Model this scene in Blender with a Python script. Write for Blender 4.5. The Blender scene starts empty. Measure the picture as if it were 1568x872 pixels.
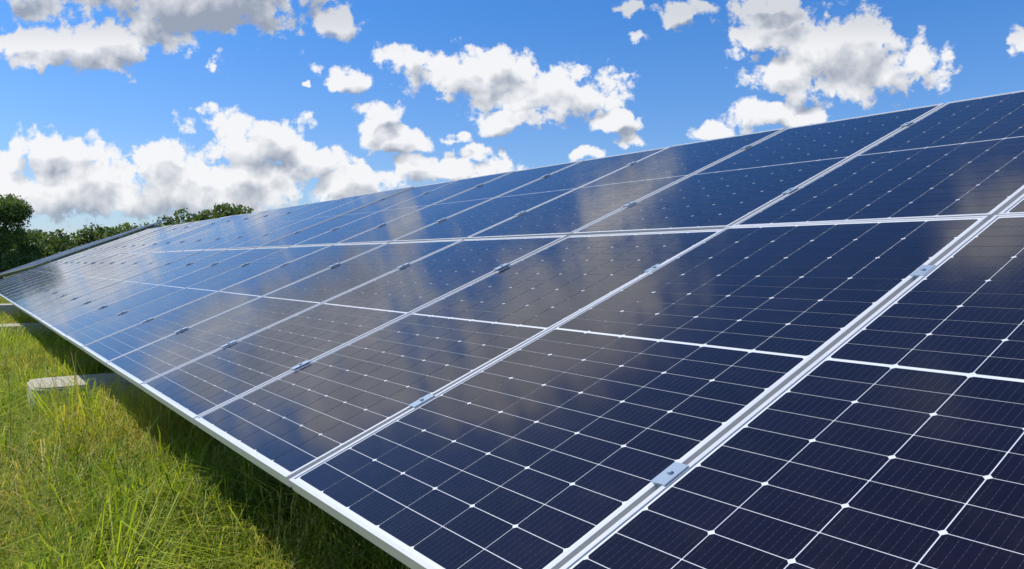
import bpy, math, numpy as np, random, bmesh
from mathutils import Matrix, Vector
random.seed(4); rng=np.random.default_rng(4)
sc=bpy.context.scene
H0=0.95; GAP=0.02; WP=1.058
# ---------------- camera fit -----------------
pts=[(430,735,0,0),(290,638,1,0),(210,588,2,0),(160,553,3,0),(758,945,-1,0),(1240,550,-1,.5),(1530,332,-1,1),
(845,505,0,.5),(640,480,1,.5),(500,465,2,.5),(1120,349,0,1),(880,358,1,1),(705,368,2,1),(587,373,3,1),
(1460,150,0,2),(1205,195,1,2),(1025,225,2,2),(1568,132,-.42,2)]
A=np.array(pts,float)
def basis(yaw,pitch):
    F=np.array([math.cos(yaw)*math.cos(pitch),-math.sin(yaw)*math.cos(pitch),math.sin(pitch)])
    R=np.array([-math.sin(yaw),-math.cos(yaw),0.]); U=np.cross(R,F); return R,U,F
def proj(p):
    cx,cy,cz,yaw,pitch,f,tau,L=p
    R,U,F=basis(yaw,pitch)
    X=np.stack([A[:,2]*WP,-A[:,3]*L*math.cos(tau),A[:,3]*L*math.sin(tau)],1)-np.array([cx,cy,cz])
    d=X@F
    return np.stack([784+f*(X@R)/d,436-f*(X@U)/d],1)
prior=np.array([-2.29,.82,.66,math.radians(36.3),math.radians(-1.7),1190,math.radians(22),2.13])
sig=np.array([9,9,9,9,.002,40,.1,.05])
p=prior.copy()
def res(p): return np.concatenate([((proj(p)-A[:,:2])/4).ravel(),(p-prior)/sig])
for it in range(40):
    r=res(p);J=np.zeros((len(r),8))
    for i in range(8):
        h=1e-5*max(1,abs(p[i]));q=p.copy();q[i]+=h;J[:,i]=(res(q)-r)/h
    p=p-np.linalg.solve(J.T@J+1e-9*np.eye(8),J.T@r)
cx,cy,cz,YAW,PITCH,FPX,TAU,LP=[float(v) for v in p]
CAMP=Vector((cx,cy,cz+H0))
R,U,F=basis(YAW,PITCH)
cd=bpy.data.cameras.new("camera");cam=bpy.data.objects.new("camera",cd);sc.collection.objects.link(cam)
M=Matrix(((R[0],U[0],-F[0],CAMP.x),(R[1],U[1],-F[1],CAMP.y),(R[2],U[2],-F[2],CAMP.z),(0,0,0,1)))
cam.matrix_world=M; cd.sensor_width=36; cd.lens=FPX/1568*36; cd.clip_end=5000; cd.clip_start=.05
sc.camera=cam
sc.view_settings.view_transform='Standard'; sc.view_settings.look='None'; sc.view_settings.exposure=0
# ---------------- node helpers ----------------
def math_(nt,op,a,b=None,c=None,clamp=False):
    n=nt.nodes.new('ShaderNodeMath');n.operation=op;n.use_clamp=clamp
    for i,v in enumerate((a,b,c)):
        if v is None: continue
        if isinstance(v,(int,float)): n.inputs[i].default_value=v
        else: nt.links.new(v,n.inputs[i])
    return n.outputs[0]
def vmath(nt,op,a,b=None,c=None):
    n=nt.nodes.new('ShaderNodeVectorMath');n.operation=op
    for i,v in enumerate((a,b,c)):
        if v is None: continue
        if isinstance(v,(tuple,list)): n.inputs[i].default_value=v
        else: nt.links.new(v,n.inputs[i])
    return n.outputs['Value'] if op in('DOT_PRODUCT','LENGTH') else n.outputs[0]
def noise(nt,vec,scale,detail=4,rough=.5,out='Fac',dim='3D'):
    n=nt.nodes.new('ShaderNodeTexNoise');n.noise_dimensions=dim;n.inputs['Scale'].default_value=scale
    n.inputs['Detail'].default_value=detail;n.inputs['Roughness'].default_value=rough
    if vec is not None: nt.links.new(vec,n.inputs['Vector'])
    return n.outputs[0] if out=='Fac' else n.outputs[1]
def mix(nt,fac,a,b,bt='MIX'):
    n=nt.nodes.new('ShaderNodeMix');n.data_type='RGBA';n.blend_type=bt
    for i,v in ((0,fac),(6,a),(7,b)):
        if isinstance(v,(int,float)): n.inputs[i].default_value=v
        elif isinstance(v,(tuple,list)): n.inputs[i].default_value=tuple(v)+((1,) if len(v)==3 else ())
        else: nt.links.new(v,n.inputs[i])
    return n.outputs[2]
def mrange(nt,v,a,b,c,d,smooth=True):
    n=nt.nodes.new('ShaderNodeMapRange');n.interpolation_type='SMOOTHSTEP' if smooth else 'LINEAR'
    nt.links.new(v,n.inputs[0])
    for i,x in enumerate((a,b,c,d)): n.inputs[i+1].default_value=x
    return n.outputs[0]
def newmat(name):
    m=bpy.data.materials.new(name);m.use_nodes=True
    return m,m.node_tree,m.node_tree.nodes['Principled BSDF']
# ---------------- world ----------------
SUN_AZ=math.radians(45);SUN_EL=math.radians(52)
w=bpy.data.worlds.new("World");sc.world=w;w.use_nodes=True;nt=w.node_tree
w.cycles.sampling_method='NONE'
clouds=[(250,-35,300,125),(90,74,155,44),(60,100,55,24),(180,62,82,32),(518,32,42,38),(530,122,58,24),
(700,112,115,46),(635,92,52,30),(840,142,128,58),(790,180,92,26),(770,110,74,42),(615,214,88,24),(572,182,32,34),(690,208,34,12),
(1055,18,54,26),(1190,50,88,58),(1290,80,135,82),(1385,112,76,48),(1230,120,118,38),(1180,10,66,32),
(1170,170,84,28),(1100,196,52,20),(1230,178,54,16),(938,188,40,16),(968,212,34,19),(905,227,40,16),
(380,222,120,60),(392,198,54,36),(250,240,68,38),(465,250,68,36),(80,240,150,48),(170,280,160,52),(40,290,115,60),
(350,285,200,62),(540,285,125,42),(700,264,130,28),(640,248,52,28),(725,232,40,20),(1567,60,26,30),(980,55,24,12),(968,12,26,15),
(462,137,11,7),(240,282,310,66)]
g=bpy.data.node_groups.new("cloud_field",'ShaderNodeTree')
g.interface.new_socket("P",in_out='INPUT',socket_type='NodeSocketVector')
g.interface.new_socket("D",in_out='OUTPUT',socket_type='NodeSocketFloat')
g.interface.new_socket("L",in_out='OUTPUT',socket_type='NodeSocketFloat')
gi=g.nodes.new('NodeGroupInput');go=g.nodes.new('NodeGroupOutput');P=gi.outputs[0]
wc=noise(g,P,13,3,.55,'Color','2D')
wv=vmath(g,'MULTIPLY_ADD',wc,(.06,.045,0),(-.03,-.0225,0)); Pw=vmath(g,'ADD',P,wv)
q=None
extra=[(-.17,.58,.27,.16),(-.44,.48,.15,.10),(.03,.46,.10,.05),(.5,.85,.12,.1)]
ell=[((a-784)/1198,(400-b)/1198,c/1198,d/1198) for a,b,c,d in clouds]+extra
for (ex,ey,rx,ry) in ell:
    v=vmath(g,'MULTIPLY_ADD',Pw,(1/rx,1/ry,0),(-ex/rx,-ey/ry,0))
    dd=vmath(g,'DOT_PRODUCT',v,v)
    q=dd if q is None else math_(g,'MINIMUM',q,dd)
f=math_(g,'SUBTRACT',1.0,math_(g,'SQRT',q))
f=math_(g,'MINIMUM',f,.62)
n1=noise(g,P,17,9,.63,'Fac','2D')
n0=noise(g,P,16,3,.5,'Fac','2D')
wn=noise(g,P,60,3,.6,'Color','2D')
vo=g.nodes.new('ShaderNodeTexVoronoi');vo.voronoi_dimensions='2D';vo.feature='F1';vo.inputs['Scale'].default_value=36
vo.inputs['Detail'].default_value=2.0;vo.inputs['Roughness'].default_value=.5;vo.inputs['Lacunarity'].default_value=2.3
g.links.new(vmath(g,'ADD',P,vmath(g,'MULTIPLY',wn,(.02,.02,0))),vo.inputs['Vector'])
d=math_(g,'ADD',f,math_(g,'MULTIPLY',math_(g,'SUBTRACT',n1,.475),1.6))
d=math_(g,'ADD',d,math_(g,'MULTIPLY',math_(g,'SUBTRACT',.45,vo.outputs['Distance']),.45))
g.links.new(d,go.inputs[0])
g.links.new(math_(g,'ADD',f,math_(g,'MULTIPLY',math_(g,'SUBTRACT',n0,.5),1.2)),go.inputs[1])
tc=nt.nodes.new('ShaderNodeTexCoord');D=vmath(nt,'NORMALIZE',tc.outputs['Generated'])
hF=(math.cos(YAW),-math.sin(YAW),0);hR=(-math.sin(YAW),-math.cos(YAW),0)
dF=vmath(nt,'DOT_PRODUCT',D,hF);dR=vmath(nt,'DOT_PRODUCT',D,hR)
sx=nt.nodes.new('ShaderNodeSeparateXYZ');nt.links.new(D,sx.inputs[0]);dz=sx.outputs[2]
den=math_(nt,'MAXIMUM',dF,.08)
gy=math_(nt,'DIVIDE',dz,den)
cb=nt.nodes.new('ShaderNodeCombineXYZ');nt.links.new(math_(nt,'DIVIDE',dR,den),cb.inputs[0]);nt.links.new(gy,cb.inputs[1])
Pp=cb.outputs[0]
def grp(v):
    n=nt.nodes.new('ShaderNodeGroup');n.node_tree=g;nt.links.new(v,n.inputs[0]);return n.outputs
o0=grp(Pp);o1=grp(vmath(nt,'ADD',Pp,(-.009,.020,0)))
d0,l0=o0[0],o0[1];d1,l1=o1[0],o1[1]
gn=noise(nt,D,3.2,5,.58)
side=mrange(nt,dF,.72,.55,0,1)
gen=math_(nt,'MULTIPLY',mrange(nt,gn,.56,.64,0,1),side)
al=mrange(nt,d0,-.02,.30,0,1)
al=math_(nt,'MAXIMUM',al,gen)
thick=math_(nt,'ADD',mrange(nt,l1,.1,.8,0,.32),mrange(nt,d1,.2,1.0,0,.13))
rel=math_(nt,'ADD',math_(nt,'MULTIPLY',math_(nt,'SUBTRACT',l0,l1),1.05),math_(nt,'MULTIPLY',math_(nt,'SUBTRACT',d0,d1),.34))
shade=math_(nt,'ADD',math_(nt,'SUBTRACT',.99,thick),rel,clamp=True)
hi=math_(nt,'SUBTRACT',mrange(nt,gy,.26,.32,0,.42),mrange(nt,gy,.36,.44,0,.42))
shade=math_(nt,'SUBTRACT',shade,hi,clamp=True)
ccol=mix(nt,shade,(3.3,3.75,4.6),(9.4,9.4,9.5))
sky=nt.nodes.new('ShaderNodeTexSky');sky.sky_type='NISHITA';sky.sun_disc=False
sky.sun_elevation=SUN_EL;sky.sun_rotation=SUN_AZ;sky.air_density=1.0;sky.dust_density=.6;sky.ozone_density=2.0
tint=mix(nt,mrange(nt,dz,.0,.30,0,1,False),(.94,1.06,1.38),(.44,.97,1.60))
skyc=mix(nt,1.0,sky.outputs[0],tint,'MULTIPLY')
al=math_(nt,'MULTIPLY',al,mrange(nt,dz,-.01,.07,.1,1))
al=math_(nt,'MULTIPLY',al,.96)
out=mix(nt,al,skyc,ccol)
bg=nt.nodes['Background'];nt.links.new(out,bg.inputs[0]);bg.inputs[1].default_value=.1
sd=bpy.data.lights.new("sun",'SUN');sd.energy=5.0;sd.angle=math.radians(.5);sd.color=(1,.94,.84)
so=bpy.data.objects.new("sun",sd);sc.collection.objects.link(so)
S=Vector((math.cos(SUN_EL)*math.cos(SUN_AZ),math.cos(SUN_EL)*math.sin(SUN_AZ),math.sin(SUN_EL)))
so.rotation_euler=S.to_track_quat('Z','Y').to_euler()
# ---------------- materials ----------------
def glassy(t,b,r=.095):
    b.inputs['Coat Weight'].default_value=1;b.inputs['Coat IOR'].default_value=1.39
    tcx=t.nodes.new('ShaderNodeTexCoord');nn=noise(t,tcx.outputs['Object'],3.0,5,.65)
    t.links.new(mrange(t,nn,.3,.7,r*.8,r*1.35),b.inputs['Coat Roughness'])
def cellmat(name,lo,hi_,tintc,glass=True):
    cellm,t,b=newmat(name)
    uv=t.nodes.new('ShaderNodeUVMap');sp=t.nodes.new('ShaderNodeSeparateXYZ');t.links.new(uv.outputs[0],sp.inputs[0])
    fx=math_(t,'FRACT',math_(t,'MULTIPLY',sp.outputs[0],9.0))
    bar=math_(t,'LESS_THAN',math_(t,'ABSOLUTE',math_(t,'SUBTRACT',fx,.5)),.03)
    fy=math_(t,'FRACT',math_(t,'MULTIPLY',sp.outputs[1],6.0))
    dash=math_(t,'ADD',math_(t,'MULTIPLY',math_(t,'LESS_THAN',fy,.3),.6),.4)
    oi=t.nodes.new('ShaderNodeObjectInfo')
    geo=t.nodes.new('ShaderNodeNewGeometry')
    va=mix(t,geo.outputs['Random Per Island'],lo,hi_)
    va=mix(t,math_(t,'MULTIPLY',oi.outputs['Random'],.6),va,tintc)
    c=mix(t,math_(t,'MULTIPLY',math_(t,'MULTIPLY',bar,dash),.18),va,(.22,.22,.28))
    tcx=t.nodes.new('ShaderNodeTexCoord')
    dust=mrange(t,noise(t,tcx.outputs['Object'],9,6,.7),.45,.8,.0,.012)
    c=mix(t,dust,c,(.45,.40,.34))
    t.links.new(c,b.inputs['Base Color']);b.inputs['Roughness'].default_value=.5
    b.inputs['Specular IOR Level'].default_value=.03
    if glass: glassy(t,b)
    else:
        b.inputs['Coat Weight'].default_value=.6;b.inputs['Coat Roughness'].default_value=.3;b.inputs['Coat IOR'].default_value=1.3
    return cellm
cellm=cellmat("solar_cell",(.003,.0020,.006),(.006,.0040,.013),(.007,.0045,.009))
cell2=cellmat("weathered_solar_cell",(.035,.035,.038),(.05,.05,.052),(.06,.055,.05),False)
backm,t,b=newmat("backsheet");b.inputs['Base Color'].default_value=(.62,.64,.68,1);b.inputs['Roughness'].default_value=.5;glassy(t,b)
alum,t,b=newmat("anodised_frame")
n=noise(t,None,6,5,.6);b.inputs['Metallic'].default_value=.25;b.inputs['Roughness'].default_value=.36
t.links.new(mix(t,n,(.54,.55,.56),(.72,.72,.72)),b.inputs['Base Color'])
clampm,t,b=newmat("clamp_metal");b.inputs['Base Color'].default_value=(.40,.48,.56,1);b.inputs['Metallic'].default_value=.5;b.inputs['Roughness'].default_value=.4
steel,t,b=newmat("galvanised_steel");b.inputs['Metallic'].default_value=.7;b.inputs['Roughness'].default_value=.5
t.links.new(mix(t,noise(t,None,12,4),(.30,.31,.32),(.48,.49,.5)),b.inputs['Base Color'])
# ---------------- panel mesh ----------------
W=WP-GAP;L=LP-GAP
V=[];Fc=[];MI=[];UV=[]
def quad(a,b_,c_,d_,mi,uvs=((0,0),(1,0),(1,1),(0,1))):
    i=len(V);V.extend([a,b_,c_,d_]);Fc.append((i,i+1,i+2,i+3));MI.append(mi);UV.extend(uvs)
def box(x0,x1,y0,y1,z0,z1,mi):
    i=len(V);V.extend([(x0,y0,z0),(x1,y0,z0),(x1,y1,z0),(x0,y1,z0),(x0,y0,z1),(x1,y0,z1),(x1,y1,z1),(x0,y1,z1)])
    for f_ in ((3,2,1,0),(4,5,6,7),(0,1,5,4),(1,2,6,5),(2,3,7,6),(3,0,4,7)):
        Fc.append(tuple(i+k for k in f_));MI.append(mi);UV.extend([(0,0)]*4)
fw=.0115
box(0,W,0,fw,-.035,0,0);box(0,W,L-fw,L,-.035,0,0);box(0,fw,fw,L-fw,-.035,0,0);box(W-fw,W,fw,L-fw,-.035,0,0)
quad((fw,fw,-.0035),(W-fw,fw,-.0035),(W-fw,L-fw,-.0035),(fw,L-fw,-.0035),1)
quad((fw,L-fw,-.03),(W-fw,L-fw,-.03),(W-fw,fw,-.03),(fw,fw,-.03),1)
mx=.007;px=(W-2*fw-2*mx)/6;my=.011;mg=.011;py=(L-2*fw-2*my-mg)/24;cgx=.0016;cgy=.0012;ch=.0062
for j in range(24):
    y0=fw+my+j*py+(mg if j>=12 else 0)+cgy;y1=y0+py-2*cgy
    for i in range(6):
        x0=fw+mx+i*px+cgx;x1=x0+px-2*cgx;z=-.0025
        if j%2==0: P_=[(x0+ch,y0),(x1-ch,y0),(x1,y0+ch),(x1,y1),(x0,y1),(x0,y0+ch)]
        else: P_=[(x0,y0),(x1,y0),(x1,y1-ch),(x1-ch,y1),(x0+ch,y1),(x0,y1-ch)]
        k=len(V);V.extend([(a,b2,z) for a,b2 in P_]);Fc.append(tuple(range(k,k+6)));MI.append(2)
        UV.extend([((a-x0)/(x1-x0),(b2-y0)/(y1-y0)) for a,b2 in P_])
pm=bpy.data.meshes.new("solar_panel");pm.from_pydata(V,[],Fc)
for m_ in(alum,backm,cellm): pm.materials.append(m_)
pm.polygons.foreach_set('material_index',MI)
ul=pm.uv_layers.new(name="UVMap");ul.data.foreach_set('uv',np.array(UV,dtype=np.float32).ravel())
pm2=pm.copy();pm2.name="weathered_solar_panel";pm2.materials[2]=cell2;pm2.materials[1]=steel
def boxmesh(name,boxes,mat):
    vs=[];fs=[]
    for x0,x1,y0,y1,z0,z1 in boxes:
        i=len(vs);vs.extend([(x0,y0,z0),(x1,y0,z0),(x1,y1,z0),(x0,y1,z0),(x0,y0,z1),(x1,y0,z1),(x1,y1,z1),(x0,y1,z1)])
        for f_ in ((3,2,1,0),(4,5,6,7),(0,1,5,4),(1,2,6,5),(2,3,7,6),(3,0,4,7)): fs.append(tuple(i+k for k in f_))
    m_=bpy.data.meshes.new(name);m_.from_pydata(vs,[],fs);m_.materials.append(mat);return m_
clm=boxmesh("clamp",[(-.019,.019,-.04,.04,.0016,.005),(-.0085,.0085,-.038,.038,-.03,.0016)],clampm)
def addcyl(m_,r=.007,h=.006,z=.005):
    bm=bmesh.new();bm.from_mesh(m_)
    bmesh.ops.create_cone(bm,cap_ends=True,segments=10,radius1=r,radius2=r,depth=h,matrix=Matrix.Translation((0,0,z+h/2)))
    bm.to_mesh(m_);bm.free()
addcyl(clm)
def table(mat,n0,n1,blocks,mesh=pm):
    root=bpy.data.objects.new("solar_panel_array",None);sc.collection.objects.link(root);root.matrix_world=mat
    def ch(name,data,m_):
        o=bpy.data.objects.new(name,data);sc.collection.objects.link(o);o.parent=root;o.matrix_local=m_;return o
    def place(u,s):
        X=Vector((-1,0,0));Y=Vector((0,-math.cos(TAU),math.sin(TAU)));Z=X.cross(Y)
        o=Vector((u,-s*math.cos(TAU),H0+s*math.sin(TAU)))
        return Matrix(((X.x,Y.x,Z.x,o.x),(X.y,Y.y,Z.y,o.y),(X.z,Y.z,Z.z,o.z),(0,0,0,1)))
    k=0
    for i in range(n0,n1):
        for r in range(2):
            k+=1;jz=random.uniform(-.0015,.0)
            m_=place((i+1)*WP-GAP/2,r*LP+GAP/2)
            m_=m_@Matrix.Translation((0,0,jz))@Matrix.Rotation(random.gauss(0,.0018),4,'X')@Matrix.Rotation(random.gauss(0,.0025),4,'Y')
            ch("panel_%d"%k,mesh,m_)
            for fr in(.23,.77):
                if i>n0: ch("clamp",clm,place(i*WP,r*LP+LP*fr))
    u0=n0*WP;u1=n1*WP
    pur=boxmesh("purlin",[(-u1+.02,-u0-.02,r*LP+LP*fr-.025,r*LP+LP*fr+.025,-.09,-.037) for r in(0,1) for fr in(.23,.77)],steel)
    ch("purlins",pur,place(0,0))
    rb=[]
    for bx in blocks: rb.append((-bx-.04,-bx+.04,.25,2*LP-.25,-.19,-.092))
    ch("rafters",boxmesh("rafters",rb,steel),place(0,0))
    for n_,ys in (("front_posts",1.5),("rear_posts",3.3)):
        z1=H0+ys*math.tan(TAU)-.2
        ch(n_,boxmesh(n_,[(bx-.05,bx+.05,-ys-.05,-ys+.05,-.6,z1) for bx in blocks],steel),Matrix.Identity(4))
    return root
FX=[-1.7,6.85,15.4,23.9]
table(Matrix.Identity(4),-6,21,[-5.6]+[FX[0],2.6,FX[1],11.0,FX[2],19.6])
table(Matrix.Translation((21*WP+3.0,-1.3,.50))@Matrix.Rotation(math.radians(3),4,'Z')@Matrix.Rotation(math.radians(2.6),4,'Y'),0,15,[.5,5.2,9.8,14.5],pm2)
# ---------------- concrete footings ----------------
conc,t,b=newmat("concrete")
n1=noise(t,None,5,6,.65);n2=noise(t,None,60,4,.6)
cc=mix(t,n1,(.34,.30,.23),(.58,.54,.45));cc=mix(t,math_(t,'MULTIPLY',n2,.4),cc,(.3,.27,.2))
t.links.new(cc,b.inputs['Base Color']);b.inputs['Roughness'].default_value=.9
bp=t.nodes.new('ShaderNodeBump');bp.inputs['Strength'].default_value=.5;bp.inputs['Distance'].default_value=.01
t.links.new(n2,bp.inputs['Height']);t.links.new(bp.outputs[0],b.inputs['Normal'])
BL=[]
def footing(x,y0,y1,wd=.80,h=.36):
    bm=bmesh.new();bmesh.ops.create_cube(bm,size=1)
    for v in bm.verts: v.co=Vector((v.co.x*wd,v.co.y*(y1-y0),v.co.z*(h+.1)))
    e=[e for e in bm.edges if abs(e.verts[0].co.z-e.verts[1].co.z)>.1]
    bmesh.ops.bevel(bm,geom=e,offset=.17,segments=6,affect='EDGES',profile=.5)
    e=[e for e in bm.edges if e.verts[0].co.z>.05 and e.verts[1].co.z>.05 and len(e.link_faces)==2 and any(abs(f_.normal.z)>.9 for f_ in e.link_faces)]
    bmesh.ops.bevel(bm,geom=e,offset=.02,segments=3,affect='EDGES')
    m_=bpy.data.meshes.new("concrete_footing");bm.to_mesh(m_);bm.free();m_.materials.append(conc)
    o=bpy.data.objects.new("concrete_footing",m_);sc.collection.objects.link(o);o.location=(x,(y0+y1)/2,(h-.1)/2)
    BL.append((x-wd/2,x+wd/2,y0,y1))
for x in FX: footing(x,-3.6,.14)
# ---------------- ground ----------------
gm,t,b=newmat("meadow_soil")
tcn=t.nodes.new('ShaderNodeTexCoord')
a1=noise(t,tcn.outputs['Object'],1.2,8,.65);a2=noise(t,tcn.outputs['Object'],.05,4,.5)
cc=mix(t,a1,(.03,.05,.010),(.11,.15,.03));cc=mix(t,math_(t,'MULTIPLY',a2,.6),cc,(.11,.14,.035))
t.links.new(cc,b.inputs['Base Color']);b.inputs['Roughness'].default_value=1;b.inputs['Specular IOR Level'].default_value=.1
me=bpy.data.meshes.new("ground");s=2500;me.from_pydata([(-s,-s,0),(s,-s,0),(s,s,0),(-s,s,0)],[],[(0,1,2,3)]);me.materials.append(gm)
sc.collection.objects.link(bpy.data.objects.new("ground",me))
# ---------------- grass ----------------
def mesh_np(name,verts,faces_list,cols,mat,normals=None):
    m_=bpy.data.meshes.new(name)
    loops=np.concatenate([f_.ravel() for f_ in faces_list]).astype(np.int32)
    tot=np.concatenate([np.full(len(f_),f_.shape[1],np.int32) for f_ in faces_list])
    st=np.concatenate([[0],np.cumsum(tot)[:-1]]).astype(np.int32)
    m_.vertices.add(len(verts));m_.vertices.foreach_set('co',verts.astype(np.float32).ravel())
    m_.loops.add(len(loops));m_.loops.foreach_set('vertex_index',loops)
    m_.polygons.add(len(tot));m_.polygons.foreach_set('loop_start',st);m_.polygons.foreach_set('loop_total',tot)
    m_.update(calc_edges=True)
    ca=m_.color_attributes.new("col",'FLOAT_COLOR','POINT')
    ca.data.foreach_set('color',np.concatenate([cols,np.ones((len(cols),1))],1).astype(np.float32).ravel())
    m_.materials.append(mat);return m_
def leafmat(name,trans=.35,rough=.55):
    m_,t,b=newmat(name);a=t.nodes.new('ShaderNodeAttribute');a.attribute_name='col'
    t.links.new(a.outputs['Color'],b.inputs['Base Color']);b.inputs['Roughness'].default_value=rough;b.inputs['Specular IOR Level'].default_value=.3
    tr=t.nodes.new('ShaderNodeBsdfTranslucent');t.links.new(mix(t,1.0,a.outputs['Color'],(1.4,1.38,.5),'MULTIPLY'),tr.inputs[0])
    ms=t.nodes.new('ShaderNodeMixShader');ms.inputs[0].default_value=trans
    t.links.new(b.outputs[0],ms.inputs[1]);t.links.new(tr.outputs[0],ms.inputs[2]);t.links.new(ms.outputs[0],t.nodes['Material Output'].inputs[0])
    return m_
gmat=leafmat("grass_blades",.44)
def vnoise(x,y,s,seed):
    r=np.random.default_rng(seed);G=r.random((64,64))
    X=x/s;Y=y/s;xi=np.floor(X).astype(int);yi=np.floor(Y).astype(int);fx=X-xi;fy=Y-yi;fx=fx*fx*(3-2*fx);fy=fy*fy*(3-2*fy)
    g_=lambda a,b:G[a%64,b%64]
    return (g_(xi,yi)*(1-fx)+g_(xi+1,yi)*fx)*(1-fy)+(g_(xi,yi+1)*(1-fx)+g_(xi+1,yi+1)*fx)*fy
def blades(n,x0,x1,y0,y1,hmin,hmax,wid,seed,clump=.06):
    r=np.random.default_rng(seed)
    nc=n//40;cxx=r.uniform(x0,x1,nc);cyy=r.uniform(y0,y1,nc);ci=r.integers(0,nc,n)
    ox=r.normal(0,clump,n);oy=r.normal(0,clump,n)
    x=cxx[ci]+ox;y=cyy[ci]+oy
    keep=np.ones(n,bool)
    for a,b_,c_,d_ in BL: keep&=~((x>a-.02)&(x<b_+.02)&(y>c_)&(y<d_+.02))
    x=x[keep];y=y[keep];ci=ci[keep];ox=ox[keep];oy=oy[keep];n=len(x)
    big=vnoise(x,y,.8,77)*.55+vnoise(x,y,.3,78)*.45
    ctall=r.uniform(.35,1.75,nc)[ci]
    h=(hmin+(hmax-hmin)*r.random(n)**1.1)*(.12+1.6*big)*ctall
    near=np.zeros(n)
    for a,b_,c_,d_ in BL: near=np.maximum(near,((x>a-.8)&(x<b_+.2)&(y>c_)&(y<d_+.4))*1.)
    h=np.where(near>0,np.minimum(h*.55,.17+.1*r.random(n)),h)
    lean_c=r.normal(0,.45,(nc,2))[ci]
    lean=lean_c+r.normal(0,.55,(n,2))+np.stack([ox,oy],1)/clump*.45+np.array([.1,-.1])
    az=r.uniform(0,2*np.pi,n);wx=np.cos(az)*wid*r.uniform(.6,1.3,n);wy=np.sin(az)*wid*r.uniform(.6,1.3,n)
    b0=np.stack([x,y,np.zeros(n)],1);wv_=np.stack([wx,wy,np.zeros(n)],1)
    lm=np.clip(np.hypot(lean[:,0],lean[:,1]),0,1.7)
    m1=b0+np.stack([lean[:,0]*h*.22,lean[:,1]*h*.22,h*.62],1)
    tp=b0+np.stack([lean[:,0]*h*1.0,lean[:,1]*h*1.0,h*(1.0-.42*lm)],1)
    v=np.stack([b0-wv_,b0+wv_,m1-wv_*.85,m1+wv_*.85,tp],1).reshape(-1,3)
    i=np.arange(n)*5
    q_=np.stack([i,i+1,i+3,i+2],1);t_=np.stack([i+2,i+3,i+4],1)
    k=r.random(n)[:,None];dry=(r.random(n)<.06+.42*(vnoise(x,y,.55,82)>.64))[:,None]
    pat=(vnoise(x,y,.6,84)*.6+vnoise(x,y,.22,85)*.4)[:,None];ct=r.random(nc)[ci][:,None]
    ca=np.array([.13,.23,.016]);cb_=np.array([.48,.53,.05]);cdk=np.array([.04,.10,.015])
    kk=np.clip(.35*k+.45*ct+.5*(pat-.4),0,1)
    c_=ca*(1-kk)+cb_*kk;c_=c_*(.25+1.15*pat)+cdk*(1-pat)*.5
    c_=np.where(dry,np.array([.56,.46,.13])*(.7+.5*k),c_)
    return v,[q_,t_],np.repeat(c_,5,0)
parts=[blades(170000,0,8,-2.2,1.5,.12,.44,.0036,11,.06),blades(80000,8,18,-2.5,1.8,.12,.40,.0055,12,.08),
       blades(60000,18,50,-5,3.5,.12,.36,.01,13,.12),blades(30000,-4,18,1.5,5,.12,.38,.006,14,.09),blades(15000,-4,0,-2.2,1.5,.1,.38,.005,15)]
off=0;vs=[];qs=[];ts=[];cs=[]
for v,fl,c_ in parts:
    vs.append(v);qs.append(fl[0]+off);ts.append(fl[1]+off);cs.append(c_);off+=len(v)
def stalks(n,x0,x1,y0,y1,seed):
    r=np.random.default_rng(seed);x=r.uniform(x0,x1,n);y=r.uniform(y0,y1,n);h=r.uniform(.32,.68,n)
    ok=vnoise(x,y,.7,seed+3)>.5
    for a,b_,c_,d_ in BL: ok&=~((x>a-.8)&(x<b_+.2)&(y>c_)&(y<d_+.4))
    x=x[ok];y=y[ok];h=h[ok];n=len(x)
    le=r.normal(0,.35,(n,2))
    base=np.stack([x,y,np.zeros(n)],1)
    def P_(tt): return base+np.stack([le[:,0]*h*tt**2,le[:,1]*h*tt**2,h*tt*(1-.1*tt)],1)
    vv=[]
    az=r.uniform(0,np.pi,n);wv_=np.stack([np.cos(az),np.sin(az),0*az],1)
    vv.append(np.stack([P_(0)-wv_*.0012,P_(0)+wv_*.0012,P_(.5)-wv_*.0012,P_(.5)+wv_*.0012,P_(1.)],1))
    for k in range(8):
        tt=.70+.30*k/8;s_=P_(tt);aa=r.uniform(0,2*np.pi,n);dr=np.stack([np.cos(aa)*.012,np.sin(aa)*.012,np.full(n,.022)],1)
        pw=np.stack([-np.sin(aa),np.cos(aa),0*aa],1)*.0018
        vv.append(np.stack([s_-pw*.3,s_+pw*.3,s_+dr*.6-pw,s_+dr*.6+pw,s_+dr],1))
    v=np.concatenate(vv,0).reshape(-1,3);i=np.arange(len(v)//5)*5
    k=r.random((len(i),1));c_=np.array([.50,.44,.17])*(1-k)+np.array([.34,.38,.10])*k
    return v,np.stack([i,i+1,i+3,i+2],1),np.stack([i+2,i+3,i+4],1),np.repeat(c_,5,0)
for a in ((5000,0,8,-1.1,1.6,31),(2800,8,20,-1.2,1.8,32)):
    v,q_,t_,c_=stalks(*a);vs.append(v);qs.append(q_+off);ts.append(t_+off);cs.append(c_);off+=len(v)
gme=mesh_np("grass",np.concatenate(vs),[np.concatenate(qs),np.concatenate(ts)],np.concatenate(cs),gmat)
sc.collection.objects.link(bpy.data.objects.new("grass",gme))
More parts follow.
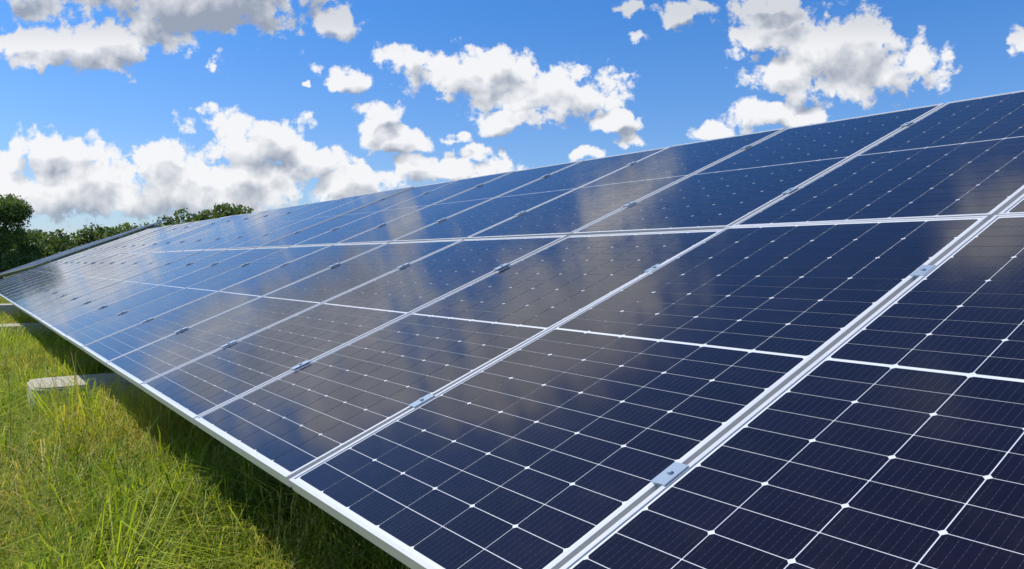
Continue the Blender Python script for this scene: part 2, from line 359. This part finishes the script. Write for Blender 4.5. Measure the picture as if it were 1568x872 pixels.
# ---------------- trees ----------------
lmat=leafmat("tree_leaves",.3,.6)
bark,t,b=newmat("bark");b.inputs['Roughness'].default_value=.95
t.links.new(mix(t,noise(t,None,8,6,.7),(.04,.03,.02),(.12,.095,.07)),b.inputs['Base Color'])
def crown(n,blobs,leaf,seed):
    r=np.random.default_rng(seed);B=np.array(blobs);w_=B[:,3]*B[:,4];bi=r.choice(len(B),n,p=w_/w_.sum())
    u=r.normal(size=(n,3));u/=np.linalg.norm(u,axis=1)[:,None];rad=r.uniform(.55,1.05,n)**.6
    rad*=1+.22*np.sin(u[:,0]*7+bi)*np.cos(u[:,1]*6+bi*2)+r.normal(0,.07,n)
    c=B[bi,:3]+u*rad[:,None]*B[bi][:,[3,3,4]]
    a=r.normal(size=(n,3));a/=np.linalg.norm(a,axis=1)[:,None];b_=np.cross(a,r.normal(size=(n,3)));b_/=np.linalg.norm(b_,axis=1)[:,None]
    s_=(leaf*r.uniform(.5,1.4,n))[:,None]
    v=np.stack([c-a*s_,c+b_*s_*.5,c+a*s_,c-b_*s_*.5],1).reshape(-1,3);i=np.arange(n)*4
    k=r.random((n,1));tone=r.uniform(.7,1.35,len(B))[bi][:,None]
    col=(np.array([.075,.12,.035])*(1-k)+np.array([.16,.22,.065])*k)*tone
    return v,np.stack([i,i+1,i+2,i+3],1),np.repeat(col,4,0)
def polar(px,dist):
    ph=YAW+math.atan((px-784)/FPX);return CAMP.x+dist*math.cos(ph),CAMP.y-dist*math.sin(ph)
def limb(bm,a,b_,r0,r1):
    a=Vector(a);b_=Vector(b_);d_=b_-a;m_=Matrix.Translation((a+b_)/2)@d_.to_track_quat('Z','Y').to_matrix().to_4x4()
    bmesh.ops.create_cone(bm,segments=8,radius1=r0,radius2=r1,depth=d_.length,matrix=m_)
def tree(name,x,y,h,rad,seed,n=9000,leaf=.13):
    r=random.Random(seed);root=bpy.data.objects.new(name,None);sc.collection.objects.link(root);root.location=(x,y,0)
    bm=bmesh.new();limb(bm,(0,0,-.1),(.1,0,h*.35),rad*.07,rad*.05);limb(bm,(.1,0,h*.35),(0,.1,h*.8),rad*.05,rad*.015)
    bl=[(0,0,h*.62,rad*.6,h*.26)]
    for i in range(22):
        a=r.uniform(0,6.28);e=r.uniform(0,1);rr=rad*(.8-.4*e)*r.uniform(.6,1.1);z=h*(.15+.72*e)
        bx,by=math.cos(a)*rr,math.sin(a)*rr;s_=rad*r.uniform(.18,.38)
        bl.append((bx,by,z,s_,s_*.8));limb(bm,(0.05,0,h*(.15+.3*e)),(bx,by,z),rad*.03,rad*.008)
    m_=bpy.data.meshes.new("trunk");bm.to_mesh(m_);bm.free();m_.materials.append(bark)
    o=bpy.data.objects.new("trunk",m_);sc.collection.objects.link(o);o.parent=root
    v,q_,c_=crown(n,bl,leaf,seed);o=bpy.data.objects.new("crown",mesh_np("crown",v,[q_],c_,lmat));sc.collection.objects.link(o);o.parent=root
x,y=polar(0,80);tree("oak_tree",x,y,7.5,3.2,3,16000)
x,y=polar(-60,84);tree("oak_tree",x,y,7.4,3.4,5,9000)
def mass(name,specs,n,leaf,seed):
    r=random.Random(seed);bl=[]
    for px,dist,h,wd in specs:
        x,y=polar(px,dist)
        for i in range(9):
            s_=r.uniform(.18,.36)*wd;bl.append((x+r.uniform(-.5,.5)*wd,y+r.uniform(-.5,.5)*wd,r.uniform(.15,1)*(h-s_*.7),s_,s_*.85))
    v,q_,c_=crown(n,bl,leaf,seed);o=bpy.data.objects.new(name,mesh_np(name,v,[q_],c_,lmat));sc.collection.objects.link(o)
mass("distant_treeline",[(px,125+random.uniform(-6,6),5.2+1.0*math.sin(px*.05)+random.uniform(-.5,.9),5) for px in range(-120,260,13)],50000,.28,8)
mass("hedge",[(px,60,3.7+(px-180)/190*2.0+random.uniform(-.5,.4),2.4) for px in range(170,392,9)],50000,.13,9)
